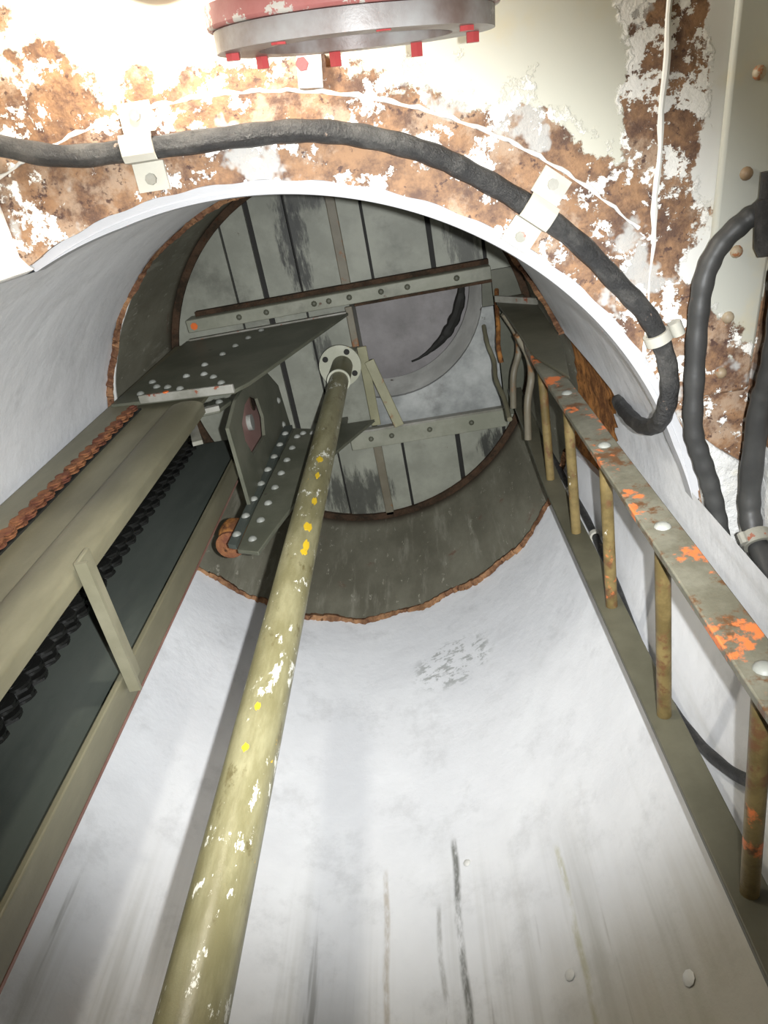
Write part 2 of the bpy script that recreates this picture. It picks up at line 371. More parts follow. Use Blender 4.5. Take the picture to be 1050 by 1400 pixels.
def copies(mb, name, mat, spots, parent, smooth=40):
    """one shared mesh (built around its own origin in plan units), one object per spot"""
    pts = [Vector(p)*S for p in mb.v]
    me = bpy.data.meshes.new(name); me.from_pydata(pts, [], mb.f)
    bm = bmesh.new(); bm.from_mesh(me); bmesh.ops.recalc_face_normals(bm, faces=bm.faces); bm.to_mesh(me); bm.free()
    me.materials.append(MT[mat]); me.polygons.foreach_set('use_smooth', [True]*len(me.polygons)); me.set_sharp_from_angle(angle=math.radians(smooth))
    for p in spots:
        o = bpy.data.objects.new(name, me); COL.objects.link(o); put(o, W(p), parent)
def rad(d): return math.radians(d)
def cp(r, deg, z): return (r*math.cos(rad(deg)), r*math.sin(rad(deg)), z)
def smooth_path(pts, n=8):
    P = [Vector(p) for p in pts]; P = [P[0]*2-P[1]]+P+[P[-1]*2-P[-2]]; out = []
    for i in range(1, len(P)-2):
        for k in range(n):
            t = k/n; a, b, c, d = P[i-1:i+3]
            out.append(0.5*((2*b)+(c-a)*t+(2*a-5*b+4*c-d)*t*t+(3*b-a-3*c+d)*t*t*t))
    return out+[P[-2]]

# ================================================================ SETTING
CZ = 1.6          # room ceiling
TOP = 4.1         # shaft ceiling
RING = 2.95       # top of the white plaster
JR, JL = -8.6, -113.3
def ztop(d):
    d = (d+180) % 360-180
    base = RING+0.018*math.sin(d*0.11)+0.012*math.sin(d*0.37+1)
    if -60 < d <= -14: base = RING+0.45*min(1, (-14-d)/14.0)
    if -14 < d < 16:
        e = min(1.0, (d+14)/1.6, (16-d)/5.0); base = base*(1-e)+e*(2.27+0.006*(d+10)+0.025*math.sin(d*1.9))
    return base+0.006*random.uniform(-1, 1)
mb = MB(); RW = 0.985
NA = 360
ang = [-180+k*360/NA for k in range(NA+1)]
zt = [ztop(a) for a in ang]; zt[-1] = zt[0]
rows = [-EYE, -1.0, 0.0, 0.8, CZ, 1.9, 2.2]
for k, a in enumerate(ang):
    for z in rows: mb.v.append(cp(RW, a, z))
    mb.v.append(cp(RW, a, zt[k])); mb.v.append(cp(1.02, a, zt[k]+0.004))
nr = len(rows)+2
for k in range(NA):
    opened = JL < (ang[k]+ang[k+1])/2 < JR
    for j in range(nr-1):
        if opened and j < 4: continue
        mb.f.append((k*nr+j, (k+1)*nr+j, (k+1)*nr+j+1, k*nr+j+1))
WS = o = mb.build('wall_shaft', 'shaft', None, 40); struct(o, 'white plastered round shaft wall with grey streaks', 'wall')
for a, z, r in ((73.0, 1.512, 0.012), (58.6, 1.095, 0.014), (41.0, 0.95, 0.017)):
    p = cp(RW-0.004, a, z); MB().dome(p, (-p[0], -p[1], 0), r, 0.006, 9, 2).build('paint_spot', 'white', WS, 60)
# lip under the shaft wall above the opening
mb = MB(); n = 120
for k in range(n+1):
    a = JL+(JR-JL+1)*k/n; e = min(1, k/14, (n-k)/10)
    mb.v += [cp(1.003, a, CZ-0.012*e+0.002*(1-e)), cp(0.985-0.010*e, a, CZ+0.012*e), cp(0.985-0.013*e, a, CZ+0.05), cp(1.02, a, CZ+0.05)]
for k in range(n):
    for j in range(4): mb.f.append((k*4+j, (k+1)*4+j, (k+1)*4+(j+1) % 4, k*4+(j+1) % 4))
o = mb.build('trim_1', 'lip', None, 40); struct(o, 'white plaster lip running round the edge of the shaft opening', 'trim')
# liner
mb = MB()
for k in range(181):
    for z in (2.0, 2.6, 3.2, 3.7, TOP+0.02): mb.v.append(cp(1.02, -180+k*2, z))
for k in range(180):
    for j in range(4): mb.f.append((k*5+j, (k+1)*5+j, (k+1)*5+j+1, k*5+j+1))
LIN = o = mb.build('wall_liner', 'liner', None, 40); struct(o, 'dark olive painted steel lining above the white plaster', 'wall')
# ragged rusty rim where plaster ends
mb = MB(); n = 700; a0, a1 = 17.0, 346.0
prof = 5; wlk = [0.0]*prof
for k in range(n+1):
    a = a0+(a1-a0)*k/n; zz = zt[int(round((((a+180) % 360))*NA/360)) % NA]
    wlk = [x*0.86+random.uniform(-0.006, 0.006) for x in wlk]
    thick = 1+0.5*math.sin(a*0.13)+0.35*math.sin(a*0.41+2)
    q = [(0.983, zz-0.014-0.010*thick), (0.970-0.004*thick, zz-0.006), (0.972, zz+0.012*thick), (0.992, zz+0.024+0.018*thick), (1.021, zz+0.028+0.02*thick)]
    for j, (r, z) in enumerate(q): mb.v.append(cp(r+wlk[j]*0.5, a, z+wlk[j]*1.2))
for k in range(n):
    for j in range(prof-1): mb.f.append((k*prof+j, (k+1)*prof+j, (k+1)*prof+j+1, k*prof+j+1))
o = mb.build('trim_2', 'ragged', None, 30); struct(o, 'ragged rusty rim between white plaster and olive lining', 'trim')
mb = MB(); pth = [cp(1.016, a, 3.12+0.006*math.sin(a*0.5)) for a in range(150, 262, 2)]
MB().tube(pth, 0.010, 6).build('weld_bead', 'white', LIN, 40)
# shaft ceiling: plates with recessed joints
ceil = MB().disc((0, 0, TOP+0.62), (0, 0, 1), 1.05, 0.02, 64).build('ceiling_shaft', 'dark', None, 40)
struct(ceil, 'pale olive plated ceiling closing the shaft top', 'ceiling')
def strip_panel(u0, u1, vlo, vhi, hole=None):
    pts_lo, pts_hi = [], []
    n = 10; R = 1.02
    for k in range(n+1):
        u = u0+(u1-u0)*k/n
        h = math.sqrt(max(0, R*R-u*u)); lo, hi = max(-h, vlo), min(h, vhi)
        if hi > lo+1e-3: pts_lo.append((u, lo)); pts_hi.append((u, hi))
    if len(pts_lo) < 2: return
    MB().prism(pts_lo+pts_hi[::-1], TOP-0.012+random.uniform(-0.003, 0.003), TOP+0.02, 'z').build('ceiling_panel', 'panel', ceil)
EDG = [-1.02, -0.565, -0.405, -0.205, 0.03, 0.185, 0.515, 0.79, 1.02]
GAP = [0.006, 0.016, 0.006, 0.004, 0.008, 0.014, 0.010]
for k in range(len(EDG)-1):
    g0 = GAP[k-1] if k else 0; g1 = GAP[k] if k < len(GAP) else 0
    strip_panel(EDG[k]+g0, EDG[k+1]-g1, -1.02, -0.345)
    strip_panel(EDG[k]+g0, EDG[k+1]-g1, 0.48, 1.02)
for k in range(4): strip_panel(EDG[k]+GAP[k-1 if k else 0], EDG[k+1]-GAP[k], -0.345, 0.48)
MB().disc((0, 0, TOP+0.035), (0, 0, 1), 1.02, 0.004, 64)
HC, HR = (0.20, -0.30), 0.563
pl = []; pr = []
for k in range(41):
    t = 80-80*k/40; v = HC[1]+HR*math.sin(rad(95))*math.sin(rad(t))
    pl.append((HC[0]+HR*math.cos(rad(t)), HC[1]+HR*math.sin(rad(t)))); 
arc = [(HC[0]+HR*math.cos(rad(t)), HC[1]+HR*math.sin(rad(t))) for t in range(105, -5, -5)]
arc = arc[:19]
MB().prism(arc+[(0.805, arc[-1][1]), (0.805, 0.478), (0.06, 0.478)], TOP-0.010, TOP+0.02, 'z').build('ceiling_panel', 'trunk', ceil)
rim = [(math.sqrt(1.02**2-v*v), v) for v in [-0.342+0.82*k/16 for k in range(17)]]
MB().prism([(0.812, -0.342)]+rim+[(0.812, 0.478)], TOP-0.014, TOP+0.02, 'z').build('ceiling_panel', 'guss', ceil)
MB().prism([(0.765, -0.342), (0.808, -0.342), (0.808, arc[-1][1]-0.004), (arc[-1][0]+0.003, arc[-1][1]-0.004)], TOP-0.012, TOP+0.02, 'z').build('ceiling_panel', 'guss', ceil)
# backing seen through the joints
mb = MB(); pts = []
mb.prism([(-1.02*math.cos(rad(t)), 1.02*math.sin(rad(t))) for t in range(-88, 89, 4)], TOP+0.021, TOP+0.03, 'z').build('backing_plate', 'dark', ceil)
mb = MB()
for sgn in (-1, 1):
    v0 = 0.345 if sgn < 0 else 0.48
    mb.prism([(0.0, sgn*v0)]+[(1.02*math.sin(rad(t)), sgn*1.02*math.cos(rad(t))) for t in range(0, 62, 4)]+[(0.9, sgn*v0)], TOP+0.021, TOP+0.03, 'z')
mb.build('backing_plate', 'dark', ceil)
# angle ring round the ceiling edge
MB().ring((0, 0, TOP-0.02), (0, 0, 1), 0.982, 1.019, 0.03, 96).build('edge_angle', 'brownrust', ceil, 40)
for v0, v1 in ((-0.98, -0.38), (0.5, 1.0)):
    MB().box(0.012, 0.062, v0, v1, TOP-0.035, TOP-0.010).build('cover_strip', 'strip', ceil, bevel=0.004)

# room ceiling with the round cut-out
mb = MB(); n = 130
def outer(a):
    c, s_ = math.cos(rad(a)), math.sin(rad(a)); t = []
    if c < -1e-6: t.append(-0.46/c)
    if c > 1e-6: t.append(1.30/c)
    if s_ < -1e-6: t.append(-3.4/s_)
    return max(1.004, min(t)) if t else 1.3
for k in range(n+1):
    a = -118+(118+6)*k/n
    r1 = max(1.004, outer(a))
    mb.v += [cp(1.0, a, CZ), cp(r1, a, CZ), cp(r1, a, CZ+0.03), cp(1.0, a, CZ+0.03)]
for k in range(n):
    for j in range(4): mb.f.append((k*4+j, (k+1)*4+j, (k+1)*4+(j+1) % 4, k*4+(j+1) % 4))
rc = mb.build('ceiling_room', 'ceil', None); struct(rc, 'cream painted steel ceiling peeling to rust around the shaft opening', 'ceiling')
mb = MB(); n = 110
for k in range(n+1):
    a = -117+(117-14)*k/n; b = 0.002*math.sin(k*0.9)
    mb.v += [cp(1.002+b, a, CZ-0.001), cp(1.002+b, a, CZ-0.012), cp(1.152, a, CZ-0.012), cp(1.152, a, CZ-0.001)]
for k in range(n):
    for j in range(3): mb.f.append((k*4+j, (k+1)*4+j, (k+1)*4+j+1, k*4+j+1))
co = mb.build('trim_3', 'collar', None, 30); struct(co, 'rusted flat steel collar around the arch of the shaft opening', 'trim')
pth = [cp(1.155+0.003*math.sin(k*1.7), -117+(117-42)*k/90, CZ-0.006) for k in range(91)]
MB().tube(pth, [0.003+0.003*random.random() for _ in pth], 8).build('weld_bead', 'white', co, 40)
# plate to the right of the long seam, angle iron with rivets
sl = lambda v: 0.924-(v+1.155)*0.0916
al = lambda v: 1.034-(v+1.135)*0.0884
wl = lambda v: 1.150-(v+1.01)*0.105
V0, V1 = -3.2, -0.34
MB().prism([(sl(V0), V0), (al(V0)+.02, V0), (al(-0.42)+.02, -0.42), (0.935, -0.40), (sl(-0.52), -0.52)], CZ-0.010, CZ-0.0005, 'z').build('edge_plate', 'edge', rc)
pth = [(sl(v)+0.002*math.sin(v*40), v, CZ-0.008) for v in [-3.2+k*0.03 for k in range(91)]]
MB().tube(pth, [0.0045+0.003*random.random() for _ in pth], 8).build('weld_bead', 'white', rc, 40)
ai = thing('corner_angle_iron', (al(-0.9)+0.05, -0.9, CZ-0.03), 'pale grey riveted angle iron along the ceiling corner beside the side wall', 'angle iron')
MB().prism([(al(V0), V0), (wl(V0)-0.004, V0), (wl(-0.40)-0.004, -0.40), (al(-0.40), -0.40)], CZ-0.034, CZ-0.0105, 'z').build('flange', 'angle', ai, bevel=0.008)
copies(MB().dome((0, 0, 0), (0, 0, -1), 0.013, 0.011, 12), 'rivet', 'clamprust',
       [((al(v)+wl(v))/2-0.012, v, CZ-0.034) for v in (-1.52, -1.35, -1.18, -1.011, -0.843, -0.70, -0.569, -0.45)], ai)
pp = [cp(1.003, a, 0)[:2] for a in range(-21, 7, 2)]
MB().prism(pp+[(1.088, 0.10), (1.088, -0.215), (1.05, -0.245), (1.02, -0.27), (0.99, -0.30)], CZ-0.030, CZ-0.0002, 'z').build('plaster_patch', 'plaster', rc, bevel=0.006)
# side walls, back wall, floor
mb = MB().prism([(wl(V0), V0), (wl(V0)+0.08, V0), (wl(-0.42)+0.06, -0.29), (wl(-0.42), -0.29)], -EYE, CZ, 'z')
wr = mb.build('wall_right', 'wsteel', None); struct(wr, 'rusted steel side wall of the passage under the angle iron', 'wall')
mb = MB(); n = 14; m_ = 40
pl = [(wl(-0.42)-0.003, -0.30), (1.082, -0.2), (1.078, -0.1), (1.075, 0.0), (1.05, 0.08), (0.99, 0.09)]
zs = [-EYE+(CZ-0.005+EYE)*k/m_ for k in range(m_+1)]
for z in zs:
    for i, (u, v) in enumerate(pl): 
        jj = 0.006*random.uniform(-1, 1) if 0 < i < 4 else 0
        mb.v.append((u+jj, v+jj, z))
q = len(pl)
for k in range(m_):
    for i in range(q-1): mb.f.append((k*q+i, k*q+i+1, (k+1)*q+i+1, (k+1)*q+i))
o = mb.build('wall_jamb', 'plaster', None, 40); struct(o, 'rough white plaster jamb between side wall and shaft', 'wall')
mb = MB().prism([(-0.405, -0.94), (-0.388, -0.912), (-0.43, -0.897), (-0.56, -0.93), (-0.56, V0), (-0.405, V0)], -EYE, CZ-0.0005, 'z')
o = mb.build('wall_left', 'plaster', None); struct(o, 'rough white plaster wall of the passage beside the shaft opening', 'wall')
o = MB().box(-0.5, 1.5, V0-0.06, V0, -EYE, CZ+0.02).build('wall_back', 'plaster', None); struct(o, 'white plaster wall closing the passage', 'wall')
o = MB().box(-1.1, 1.5, V0-0.06, 1.1, -EYE-0.06, -EYE).build('floor', 'floor', None); struct(o, 'grey concrete floor', 'floor')

# ================================================================ POLE
pu, pv = -0.056, -0.008
DABS = [(-70, 2.464, 28, 0.05), (-64, 2.32, 18, 0.05), (-54, 2.12, 20, 0.05), (-57, 1.94, 30, 0.05), (-49, 1.83, 22, 0.06), (-52, 1.79, 24, 0.03), (-80, 1.147, 14, 0.022), (-85, 1.034, 16, 0.02)]
po = thing('pole', (pu, pv, -EYE), 'tall khaki painted pole in the middle of the shaft, chipped white and yellow', 'pole')
n = 60; MB().tube([(pu, pv, -EYE+0.001+(3.66+EYE)*k/n) for k in range(n+1)], 0.050, 32).build('pole_tube', 'pole', po, 40)
MB().tube([(pu, pv, 3.64), (pu, pv, 3.66), (pu, pv, 3.93)], [0.057, 0.057, 0.057], 32).build('sleeve', 'sleeve', po, 40)
MB().ring((pu, pv, 3.645), (0, 0, 1), 0.049, 0.060, 0.012).build('sleeve_collar', 'flange', po, 40)
fl = MB().disc((pu-0.012, pv+0.0, 3.94), (0, 0, 1), 0.115, 0.022, 40).build('mounting_flange', 'flange', po, 40)
for t in (35, 125, 215, 305):
    MB().disc((pu-0.012+0.088*math.cos(rad(t)), pv+0.088*math.sin(rad(t)), 3.928), (0, 0, 1), 0.016, 0.006, 14).build('bolt_hole', 'dark', fl, 40)
MB().box(pu-0.10, pu+0.09, pv-0.06, pv+0.06, 3.951, TOP-0.012).build('mounting_block', 'girder', po, bevel=0.006)

for a, z, da, h in DABS:
    mb = MB()
    for i in range(6):
        t = a+da*(i/5-0.5); e = math.sqrt(max(0.05, 1-(i/2.5-1)**2))
        for q in (-1, 1):
            for r in (0.0495, 0.0512): mb.v.append((pu+r*math.cos(rad(t)), pv+r*math.sin(rad(t)), z+q*h*e/2*(1+0.3*math.sin(i*2.3+z*9))))
    for i in range(5):
        b = i*4; mb.f += [(b+1, b+5, b+7, b+3), (b, b+2, b+6, b+4), (b, b+4, b+5, b+1), (b+2, b+3, b+7, b+6)]
    mb.f += [(0, 1, 3, 2), (20, 22, 23, 21)]
    mb.build('paint_dab', 'yellowdab', po)

# ================================================================ GIRDERS AND HATCH
def girder(name, label, u0, u1, v0, v1, zb, web_v, bolts, gmat='girder'):
    g = thing(name, ((u0+u1)/2, (v0+v1)/2, zb), label, 'girder', None)
    MB().box(u0, u1, v0, v1, zb, zb+0.018).build('bottom_flange', gmat, g, bevel=0.004)
    MB().box(u0, u1, web_v, web_v+0.018, zb+0.018, TOP-0.013).build('web', gmat, g, bevel=0.003)
    MB().box(u0, u1, web_v+0.019, web_v+0.06, TOP-0.03, TOP-0.013).build('top_flange', 'strip', g)
    copies(MB().dome((0, 0, 0), (0, 0, -1), 0.016, 0.014, 8), 'bolt', 'guss', [(u, v0+(v1-v0)*0.45, zb) for u in bolts], g)
    return g
g1 = girder('ceiling_girder', 'olive bolted girder across the shaft top carrying the hoist gusset', -0.84, 0.80, -0.385, -0.318, 3.955, -0.385, [-0.55, -0.40, -0.14, -0.06, 0.05, 0.22, 0.36, 0.62])
MB().box(-0.80, 0.80, -0.41, -0.386, 4.03, 4.075).build('rust_strip', 'brownrust', g1)
MB().box(0.07, 0.80, -0.317, -0.303, 3.955, 4.01).build('rust_strip', 'brownrust', g1)
g2 = girder('ceiling_girder', 'short olive girder under the round hatch beside the pole', -0.10, 0.80, 0.40, 0.50, 3.955, 0.482, [0.02, 0.14, 0.36, 0.60])
MB().box(-0.10, 0.80, 0.388, 0.40, 3.955, 4.0).build('lip', 'worn', g2)
MB().prism([(-0.10, 3.955), (-0.26, 3.955), (-0.10, 3.66)], 0.43, 0.445, 'v')
MB().prism([(-0.30, TOP-0.02), (-0.30, 3.40), (-0.22, 3.36), (0.06, 3.952), (-0.101, 3.96), (-0.101, TOP-0.02)], 0.33, 0.345, 'v').build('gusset', 'guss', g2)
dabo = MB().disc((-0.80, -0.35, 3.952), (0, 0, 1), 0.020, 0.004, 7).build('paint_dab', 'orangedab', g1)
# hatch
ha = thing('hatch', (HC[0], HC[1], TOP), 'round steel hatch trunk with grey lid above the girders', 'hatch')
mb = MB(); n = 60
for k in range(n+1):
    a = -4+110*k/n
    for r, z in ((HR, TOP+0.021), (HR-0.055, TOP+0.20), (HR+0.02, TOP+0.20), (HR+0.02, TOP+0.021)):
        mb.v.append((HC[0]+r*math.cos(rad(a)), HC[1]+r*math.sin(rad(a)), z))
for k in range(n):
    for j in range(4): mb.f.append((k*4+j, (k+1)*4+j, (k+1)*4+(j+1) % 4, k*4+(j+1) % 4))
mb.build('trunk', 'seatring', ha, 40)
MB().box(0.03, 0.80, -0.33, 0.40, TOP+0.40, TOP+0.43).build('lid', 'hatchlid', ha)
pth = [(HC[0]+(HR-0.09)*math.cos(rad(a)), HC[1]+(HR-0.09)*math.sin(rad(a)), TOP+0.30+0.002*(a % 7)) for a in range(-2, 78, 3)]
MB().tube(pth, [0.006+0.028*math.sin(math.pi*min(1, (k+4)/30))**2*(0.8+0.4*random.random()) for k in range(len(pth))], 8).build('gap_shade', 'dark', ha, 40)  # dark tapered tube stands in for the shade in the lid gap
MB().box(0.012, 0.03, -0.31, 0.40, TOP-0.008, TOP+0.43).build('side_plate', 'panel', ha)
MB().box(0.03, 0.80, -0.343, -0.331, TOP-0.008, TOP+0.43).build('side_plate', 'pink', ha)
mb = MB()
# bars beside the pole
bt = thing('stay_bracket', (0.02, 0.2, TOP-0.05), 'pale yellow green stay bars beside the pole flange', 'bracket')
MB().box(0.036, 0.088, -0.08, 0.38, 3.985, 4.0).build('stay_bar', 'yellowstrip', bt, bevel=0.003)
MB().box(0.012, 0.05, -0.30, -0.081, 4.0, 4.02).build('stay_bar', 'strip', bt, bevel=0.003)
MB().bar((0.09, 0.0, 3.975), (0.195, 0.385, 3.93), 0.055, 0.016, (1, 0, 0)).build('diagonal_bar', 'yellowstrip', bt, bevel=0.003)
MB().box(0.036, 0.09, 0.07, 0.12, 4.001, TOP-0.013).build('packing', 'strip', bt)

# ================================================================ HOIST
uT, vN, vF = -0.486, -0.25, 0.146
ho = thing('hoist_guide', (-0.7, -0.05, -EYE), 'olive steel hoist guide of two facing channels fixed to the shaft wall', 'hoist')
zb = -EYE+0.001
MB().box(-0.905, uT-0.02, vN, vN+0.014, zb, 3.95).build('web_plate', 'hoist', ho)
# rounded front post
pts = []
for k in range(13):
    t = math.pi*k/12; pts.append((-0.558-0.072*math.cos(t), vN-0.001-0.026*math.sin(t)))
pts += [(uT, vN+0.03), (uT-0.142, vN+0.03)]
MB().prism(pts, zb, 2.74, 'z').build('front_post', 'hoist', ho, 30)
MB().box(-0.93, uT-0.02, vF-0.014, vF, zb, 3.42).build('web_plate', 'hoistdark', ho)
MB().box(uT-0.018, uT, 0.062, vF, zb, 3.1).build('front_flange', 'hoist', ho, bevel=0.004)
MB().box(uT-0.012, uT+0.0, vF+0.0005, vF+0.008, zb, 2.9).build('primed_edge', 'primer', ho)
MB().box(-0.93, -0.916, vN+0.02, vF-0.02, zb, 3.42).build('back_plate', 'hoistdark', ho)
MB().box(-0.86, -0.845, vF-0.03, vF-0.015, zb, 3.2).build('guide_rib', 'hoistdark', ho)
# outer chain cover strip and scallop backing
MB().box(-0.915, -0.803, vN-0.022, vN-0.001, zb, 3.90).build('chain_backing', 'hoist', ho)
for z in (-1.2, 0.15, 1.50):
    b = MB().bar((uT+0.008, -0.285, z-0.005), (uT+0.008, 0.10, z+0.005), 0.075, 0.012, (0, 0, 1)).build('batten', 'batten', ho, bevel=0.003)
    MB().bar((uT+0.024, -0.285, z-0.045), (uT+0.024, 0.10, z-0.035), 0.03, 0.012, (1, 0, 0)).build('batten_lip', 'batten', b)
MB().box(-0.800, -0.768, vN-0.006, vN-0.0005, zb, 2.83).build('chain_shade_strip', 'dark', ho)  # dark strip added as the shadow between the chain lobes
# gusset plates
gz = [(-0.90, 2.86), (-0.36, 2.765), (-0.315, 2.84), (0.03, 3.945), (-0.86, 3.945)]
gn = MB().prism(gz, vN-0.032, vN-0.016, 'v').build('near_gusset', 'guss', ho, bevel=0.003)
MB().bar((-0.76, vN-0.042, 2.825), (-0.355, vN-0.042, 2.752), 0.034, 0.016, (0, 1, 0)).build('gusset_flange', 'worn', gn, bevel=0.003)
MB().bar((-0.84, vN-0.034, 3.94), (0.02, vN-0.034, 3.94), 0.03, 0.012, (0, 0, 1)).build('gusset_lip', 'worn', gn)
riv = MB().dome((0, 0, 0), (0, -1, 0), 0.017, 0.013, 10)
sp = [(-0.43, 3.86), (-0.475, 3.72), (-0.515, 3.58), (-0.55, 3.44), (-0.60, 3.28), (-0.645, 3.12), (-0.69, 2.98), (-0.50, 3.02), (-0.56, 3.10), (-0.44, 2.90), (-0.62, 2.92), (-0.75, 3.02), (-0.80, 3.12), (-0.80, 2.95)]
copies(riv, 'rivet', 'rivet', [(u, vN-0.033, z) for u, z in sp], gn)
MB().disc((-0.64, vN-0.060, 2.803), (0, 1, 0), 0.012, 0.004, 8).build('paint_dab', 'orangedab', gn)
# small angle end
sa = MB().prism([(-0.575, 2.77), (-0.448, 2.80), (-0.42, 2.90), (-0.44, 2.96), (-0.52, 2.93)], -0.205, -0.19, 'v').build('angle_cleat', 'guss', ho, bevel=0.003)
MB().bar((-0.575, -0.215, 2.768), (-0.445, -0.215, 2.798), 0.02, 0.03, (0, 1, 0)).build('cleat_edge', 'worn', sa)
MB().prism([(-0.575, 2.77), (-0.545, 2.77), (-0.435, 2.45), (-0.47, 2.44)], -0.205, -0.19, 'v').build('cleat_leg', 'worn', sa)
copies(MB().dome((0, 0, 0), (0, -1, 0), 0.017, 0.013, 10), 'rivet', 'rivet', [(-0.47, -0.206, 2.90), (-0.50, -0.206, 2.83)], sa)
# tie plate with its long slot between the near and far gussets
wedge = [(-0.20, 2.55), (-0.245, 2.75), (-0.245, 3.30), (-0.05, 3.60), (0.20, 3.66), (0.171, 3.04), (0.15, 2.55), (-0.069, 2.55)]
slot = [(-0.150, 2.74), (-0.19, 2.86), (-0.19, 2.99), (-0.14, 3.10), (-0.045, 3.125), (0.021, 3.064), (0.003, 2.785), (-0.085, 2.721)]
gf = MB().holed(wedge, slot, -0.372, -0.358, 'u').build('tie_plate', 'guss', ho)
bar_ = MB().prism([(-0.15, 3.2), (-0.069, 3.414), (0.126, 3.428), (0.111, 3.10), (0.032, 2.9), (-0.10, 2.98)], -0.45, -0.43, 'u').build('link_bar', 'pink', gf, bevel=0.01)
MB().disc((-0.42, -0.034, 3.11), (1, 0, 0), 0.036, 0.02, 16).build('pin_head', 'rivet', bar_, 40)
MB().disc((-0.426, -0.085, 3.27), (1, 0, 0), 0.045, 0.006, 16).build('pin_hole', 'brownrust', bar_, 40)
fp = MB().prism([(-0.352, 2.22), (-0.27, 2.18), (-0.225, 2.38), (-0.165, 2.62), (-0.155, 3.36), (-0.30, 3.44), (-0.345, 2.54)], vF-0.012, vF+0.004, 'v').build('riveted_plate', 'guss', ho, bevel=0.003)
MB().prism([(-0.385, 2.24), (-0.352, 2.22), (-0.345, 2.54), (-0.305, 3.44), (-0.345, 3.44), (-0.375, 2.56)], vF-0.030, vF-0.0125, 'v').build('corner_angle', 'hoistdark', fp)
sp = []
for k in range(8):
    z = 2.30+k*0.145; c = -0.352+0.045*max(0, (z-2.3)/1.1)
    sp += [(c-0.012, z, vF-0.031), (c+0.045, z-0.02, vF-0.013)]
copies(riv, 'rivet', 'rivet', [(u, v, z) for u, z, v in sp], fp)
copies(MB().dome((0, 0, 0), (1, 0, 0), 0.017, 0.013, 10), 'rivet', 'rivet', [(-0.357, v, z) for v, z in ((0.0, 3.5), (0.12, 3.48), (0.14, 3.2))], gf)
copies(riv, 'rivet', 'rivet', [(-0.24, vF-0.013, 3.33), (-0.19, vF-0.013, 3.31)], fp)
# rusted roller under the far gusset
ro = thing('rusted_roller', (-0.44, 0.235, 2.45), 'rusted orange roller hanging under the riveted gusset of the hoist', 'roller')
MB().tube([(-0.455, 0.235, z) for z in (2.50, 2.51, 2.54, 2.58, 2.61, 2.625)], [0.03, 0.052, 0.062, 0.060, 0.045, 0.02], 24).build('drum', 'rust', ro, 60)
MB().tube([(-0.455, 0.235, z) for z in (2.455, 2.46, 2.475, 2.48)], [0.045, 0.055, 0.055, 0.04], 20).build('washer', 'rustchain', ro, 40)
MB().tube([(-0.455, 0.235, 2.48), (-0.455, 0.235, 2.50)], 0.028, 16).build('stem', 'rust', ro, 40)
# chains
def chain(name, label, mat, u, v, z0, z1, pitch, wid, axis, dep=1.0):
    c = thing(name, (u, v, z0), label, 'chain')
    out = []
    for k in range(9): out.append((wid/2*math.cos(math.pi*k/8), pitch*0.5+wid/2*math.sin(math.pi*k/8)*0.8))
    out.append((-wid*0.5, pitch*0.32)); out.append((-wid*0.24, 0)); out.append((-wid*0.5, -pitch*0.32))
    for k in range(9): out.append((-wid/2*math.cos(math.pi*k/8), -pitch*0.5-wid/2*math.sin(math.pi*k/8)*0.8))
    out.append((wid*0.5, -pitch*0.32)); out.append((wid*0.24, 0)); out.append((wid*0.5, pitch*0.32))
    a, b = MB(), MB()
    for m, off in ((a, 0.020*dep), (b, 0.011*dep)):
        for s_ in (-1, 1):
            m.prism([(x*(1 if abs(y) > pitch*0.3 else 1), y) for x, y in out], s_*off-0.004*dep, s_*off+0.004*dep, axis)
        ax = (0, 1, 0) if axis == 'v' else (1, 0, 0)
        m.disc((0, 0, pitch*0.5), ax, wid*0.28, 0.05*dep, 10)
    n = int((z1-z0)/pitch)
    copies(a, 'chain_link', mat, [(u, v, z0+k*pitch) for k in range(0, n, 2)], c)
    copies(b, 'chain_link', mat, [(u, v, z0+k*pitch) for k in range(1, n, 2)], c)
    return c
chain('hoist_chain', 'rusty orange hoist chain running up the outer edge of the hoist guide', 'rustchain', -0.779, vN-0.0245, 0.2, 2.83, 0.062, 0.040, 'v', 0.45)
chain('hoist_chain', 'black oiled hoist chain inside the hoist guide', 'chain', -0.775, 0.05, -0.3, 3.3, 0.075, 0.105, 'v')

# ================================================================ LADDER
la = thing('ladder', (0.815, 0.02, -EYE), 'flaking steel ladder with mustard rungs up the shaft wall', 'ladder')
def stile(v, mat, z_top, bend):
    pth = [(0.814, -EYE+0.001), (0.814, 2.6), (0.822, 2.85), (0.822+bend*0.4, 3.2), (0.822+bend, z_top)]
    mb = MB()
    for u, z in pth:
        for du, dv in ((-0.036, -0.009), (0.036, -0.009), (0.036, 0.009), (-0.036, 0.009)): mb.v.append((u+du, v+dv, z))
    for k in range(len(pth)-1):
        for j in range(4): mb.f.append((k*4+j, k*4+(j+1) % 4, (k+1)*4+(j+1) % 4, (k+1)*4+j))
    mb.f += [(3, 2, 1, 0), tuple(len(mb.v)-4+j for j in range(4))]
    return mb.build('stile', mat, la, bevel=0.003)
s1 = stile(-0.224, 'stile', 3.88, 0.085)
s2 = stile(0.275, 'stilefar', 3.9, 0.03)
rz = [-1.8475+0.4525*k for k in range(13)]
for z in rz[:-2]:
    du = 0 if z < 2.7 else 0.012 if z < 3.2 else 0.04
    MB().tube([(0.814+du, -0.2145, z), (0.814+du*0.7, 0.2655, z)], 0.0165, 14).build('rung', 'rung', la, 40)
